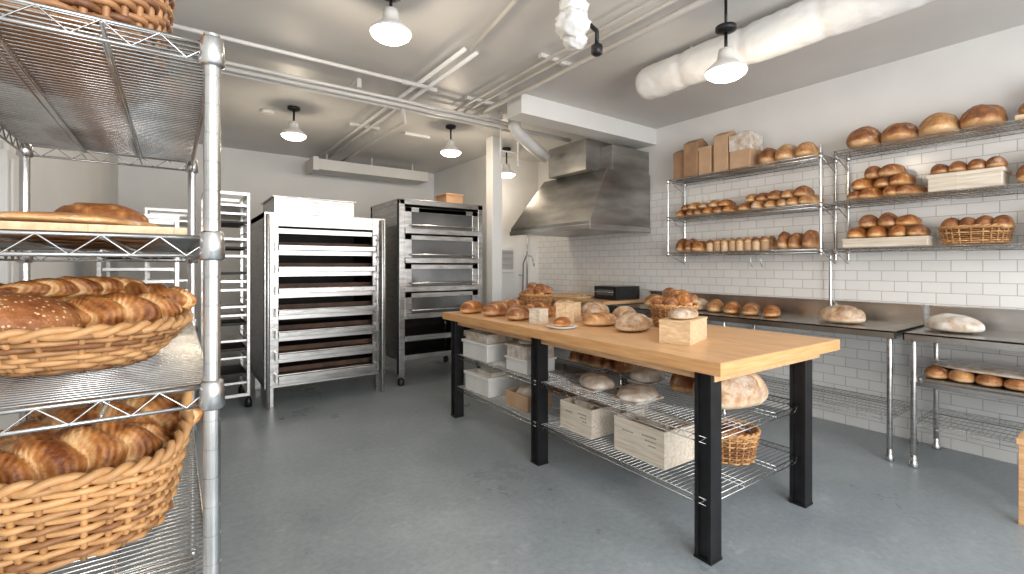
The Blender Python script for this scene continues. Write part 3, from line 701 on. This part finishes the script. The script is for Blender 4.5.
for i in range(m+1):
    s=i/m; y=2.68-4.9*s
    e=min(1,s/.012); rr=.135*(.7+.3*math.sqrt(e))
    for j in range(n):
        a=2*pi*j/n
        q=rr*(1+.03*mnoise.noise(Vector((math.cos(a)*1.4,math.sin(a)*1.4,y*4)))+.07*abs(mnoise.noise(Vector((math.cos(a)*2.5+y*2,math.sin(a)*2.5,y*9))))+.03*abs(mnoise.noise(Vector((math.cos(a)*5,math.sin(a)*5,y*20))))-.07*math.exp(-((((y*2)%1)-.5)*14)**2))
        vs.append((3.34+q*math.cos(a),y,3.03+q*math.sin(a)))
for i in range(m):
    for j in range(n): fs.append((i*n+j,(i+1)*n+j,(i+1)*n+(j+1)%n,i*n+(j+1)%n))
fs.append(tuple(range(n))); fs.append(tuple(m*n+j for j in range(n))[::-1])
b.add(vs,fs,'fabric',True)
for y in(2.2,1.3,.4): b.tube([(3.34,y,3.14),(3.34,y,3.199)],.01,'pipe',6)
b.obj('wrapped_air_duct')
def lamp(x,y,ztop,zb,P=14,stem=True):
    b=MB()
    if ztop<H-.02: b.tube([(x,y,ztop),(x,y,H-.001)],.01,'iron',8)
    b.lathe([(.03,ztop),(.065,ztop-.004),(.065,ztop-.03),(.05,ztop-.038),(.02,ztop-.045)],x,y,'iron',20)
    b.tube([(x,y,ztop-.04),(x,y,zb+.13)],.011,'iron',8)
    b.lathe([(.02,zb+.16),(.045,zb+.155),(.05,zb+.12),(.055,zb+.085),(.09,zb+.055),(.128,zb+.02),(.132,zb+.006)],x,y,'ceramic',28)
    b.lathe([(.128,zb+.006),(.12,zb-.012),(.09,zb-.032),(.04,zb-.045)],x,y,'bulb',28)
    b.obj('ceiling_lamp')
    l=bpy.data.lights.new('lamp_light','POINT'); l.energy=P; l.color=(1,.84,.64); l.shadow_soft_size=.1
    o=bpy.data.objects.new('lamp_light',l); o.location=(x,y,zb-.16); bpy.context.scene.collection.objects.link(o)
lamp(1.125,2.89,H-.001,2.93,16); lamp(1.07,5.6,H-.001,2.88,14); lamp(2.8,5.2,H-.001,2.86,16); lamp(4.0,5.7,H-.001,2.80,9) ; lamp(2.95,1.69,3.03,2.72,12)
b=MB(); 
b.tube([(2.0,2.13,3.2),(2.0,2.13,2.98)],.02,'pipe',10)
for (cx,cy,cz,r1) in((2.0,2.13,3.05,.085),(1.98,2.12,2.93,.10),(2.03,2.15,2.86,.07)):
    vs=[];fs=[]
    for i in range(19):
        for j in range(28):
            th=pi*i/18; ph=2*pi*j/28; d=Vector((math.sin(th)*math.cos(ph),math.sin(th)*math.sin(ph),math.cos(th)*.8))
            vs.append(Vector((cx,cy,cz))+d*r1*(1+.25*mnoise.noise(d*2.5+Vector((cx,cy,cz)))+.2*abs(mnoise.noise(d*6+Vector((cx,cy,cz))))))
    for i in range(18):
        for j in range(28): fs.append((i*28+j,(i+1)*28+j,(i+1)*28+(j+1)%28,i*28+(j+1)%28))
    b.add(vs,fs,'fabric',True)
b.tube([(2.05,2.1,2.98),(2.12,2.05,2.9),(2.12,2.05,2.82)],.014,'iron',8)
b.lathe([(.02,2.82),(.035,2.81),(.035,2.76),(.02,2.75)],2.12,2.05,'iron',14)
b.obj('wrapped_spotlight')
b=MB(); b.lathe([(.03,H-.001),(.07,H-.005),(.07,H-.025),(.05,H-.035)],.85,5.9,'ceramic',20); b.obj('smoke_detector')
b=MB()
for x in(3.86,4.14):
    for y in(.10,.46): b.box(x-.022,x+.022,y-.022,y+.022,0,.45,'wood')
b.box(3.83,4.17,.07,.49,.45,.485,'wood'); 
for y in(.10,.46): b.box(3.86,4.14,y-.01,y+.01,.15,.18,'wood')
b.obj('wooden_stool',.004)
b=MB(); b.box(XL,XL+.08,2.6,2.95,1.3,1.9,'tub'); b.box(XL+.08,XL+.09,2.63,2.92,1.33,1.87,'pipe'); b.tube([(XL+.04,2.78,1.9),(XL+.04,2.78,H)],.014,'pipe',8); b.obj('electrical_panel',.004)
# ================================================================== LIGHT
def area(name,loc,rot,sx,sy,P,col):
    l=bpy.data.lights.new(name,'AREA'); l.shape='RECTANGLE'; l.size=sx; l.size_y=sy; l.energy=P; l.color=col
    o=bpy.data.objects.new(name,l); o.location=loc; o.rotation_euler=rot; bpy.context.scene.collection.objects.link(o)
for i,(x0,x1) in enumerate(wins): area('window_daylight',((x0+x1)/2,YF+.03,1.75),(pi/2,0,0),x1-x0,2.2,(170,82)[i],(1,.985,.965))
w=bpy.data.worlds.new('World'); bpy.context.scene.world=w; w.use_nodes=True
w.node_tree.nodes['Background'].inputs[0].default_value=(.8,.9,1,1); w.node_tree.nodes['Background'].inputs[1].default_value=1.2
# ================================================================== CAMERA
c=bpy.data.cameras.new('camera'); c.sensor_width=36; c.lens=16.52; c.shift_y=-.0205; c.clip_start=.02
o=bpy.data.objects.new('camera',c); o.location=(0,0,1.45); o.rotation_euler=(pi/2,0,-math.radians(35.72)); bpy.context.scene.collection.objects.link(o)
bpy.context.scene.camera=o
bpy.context.scene.view_settings.view_transform='Standard'
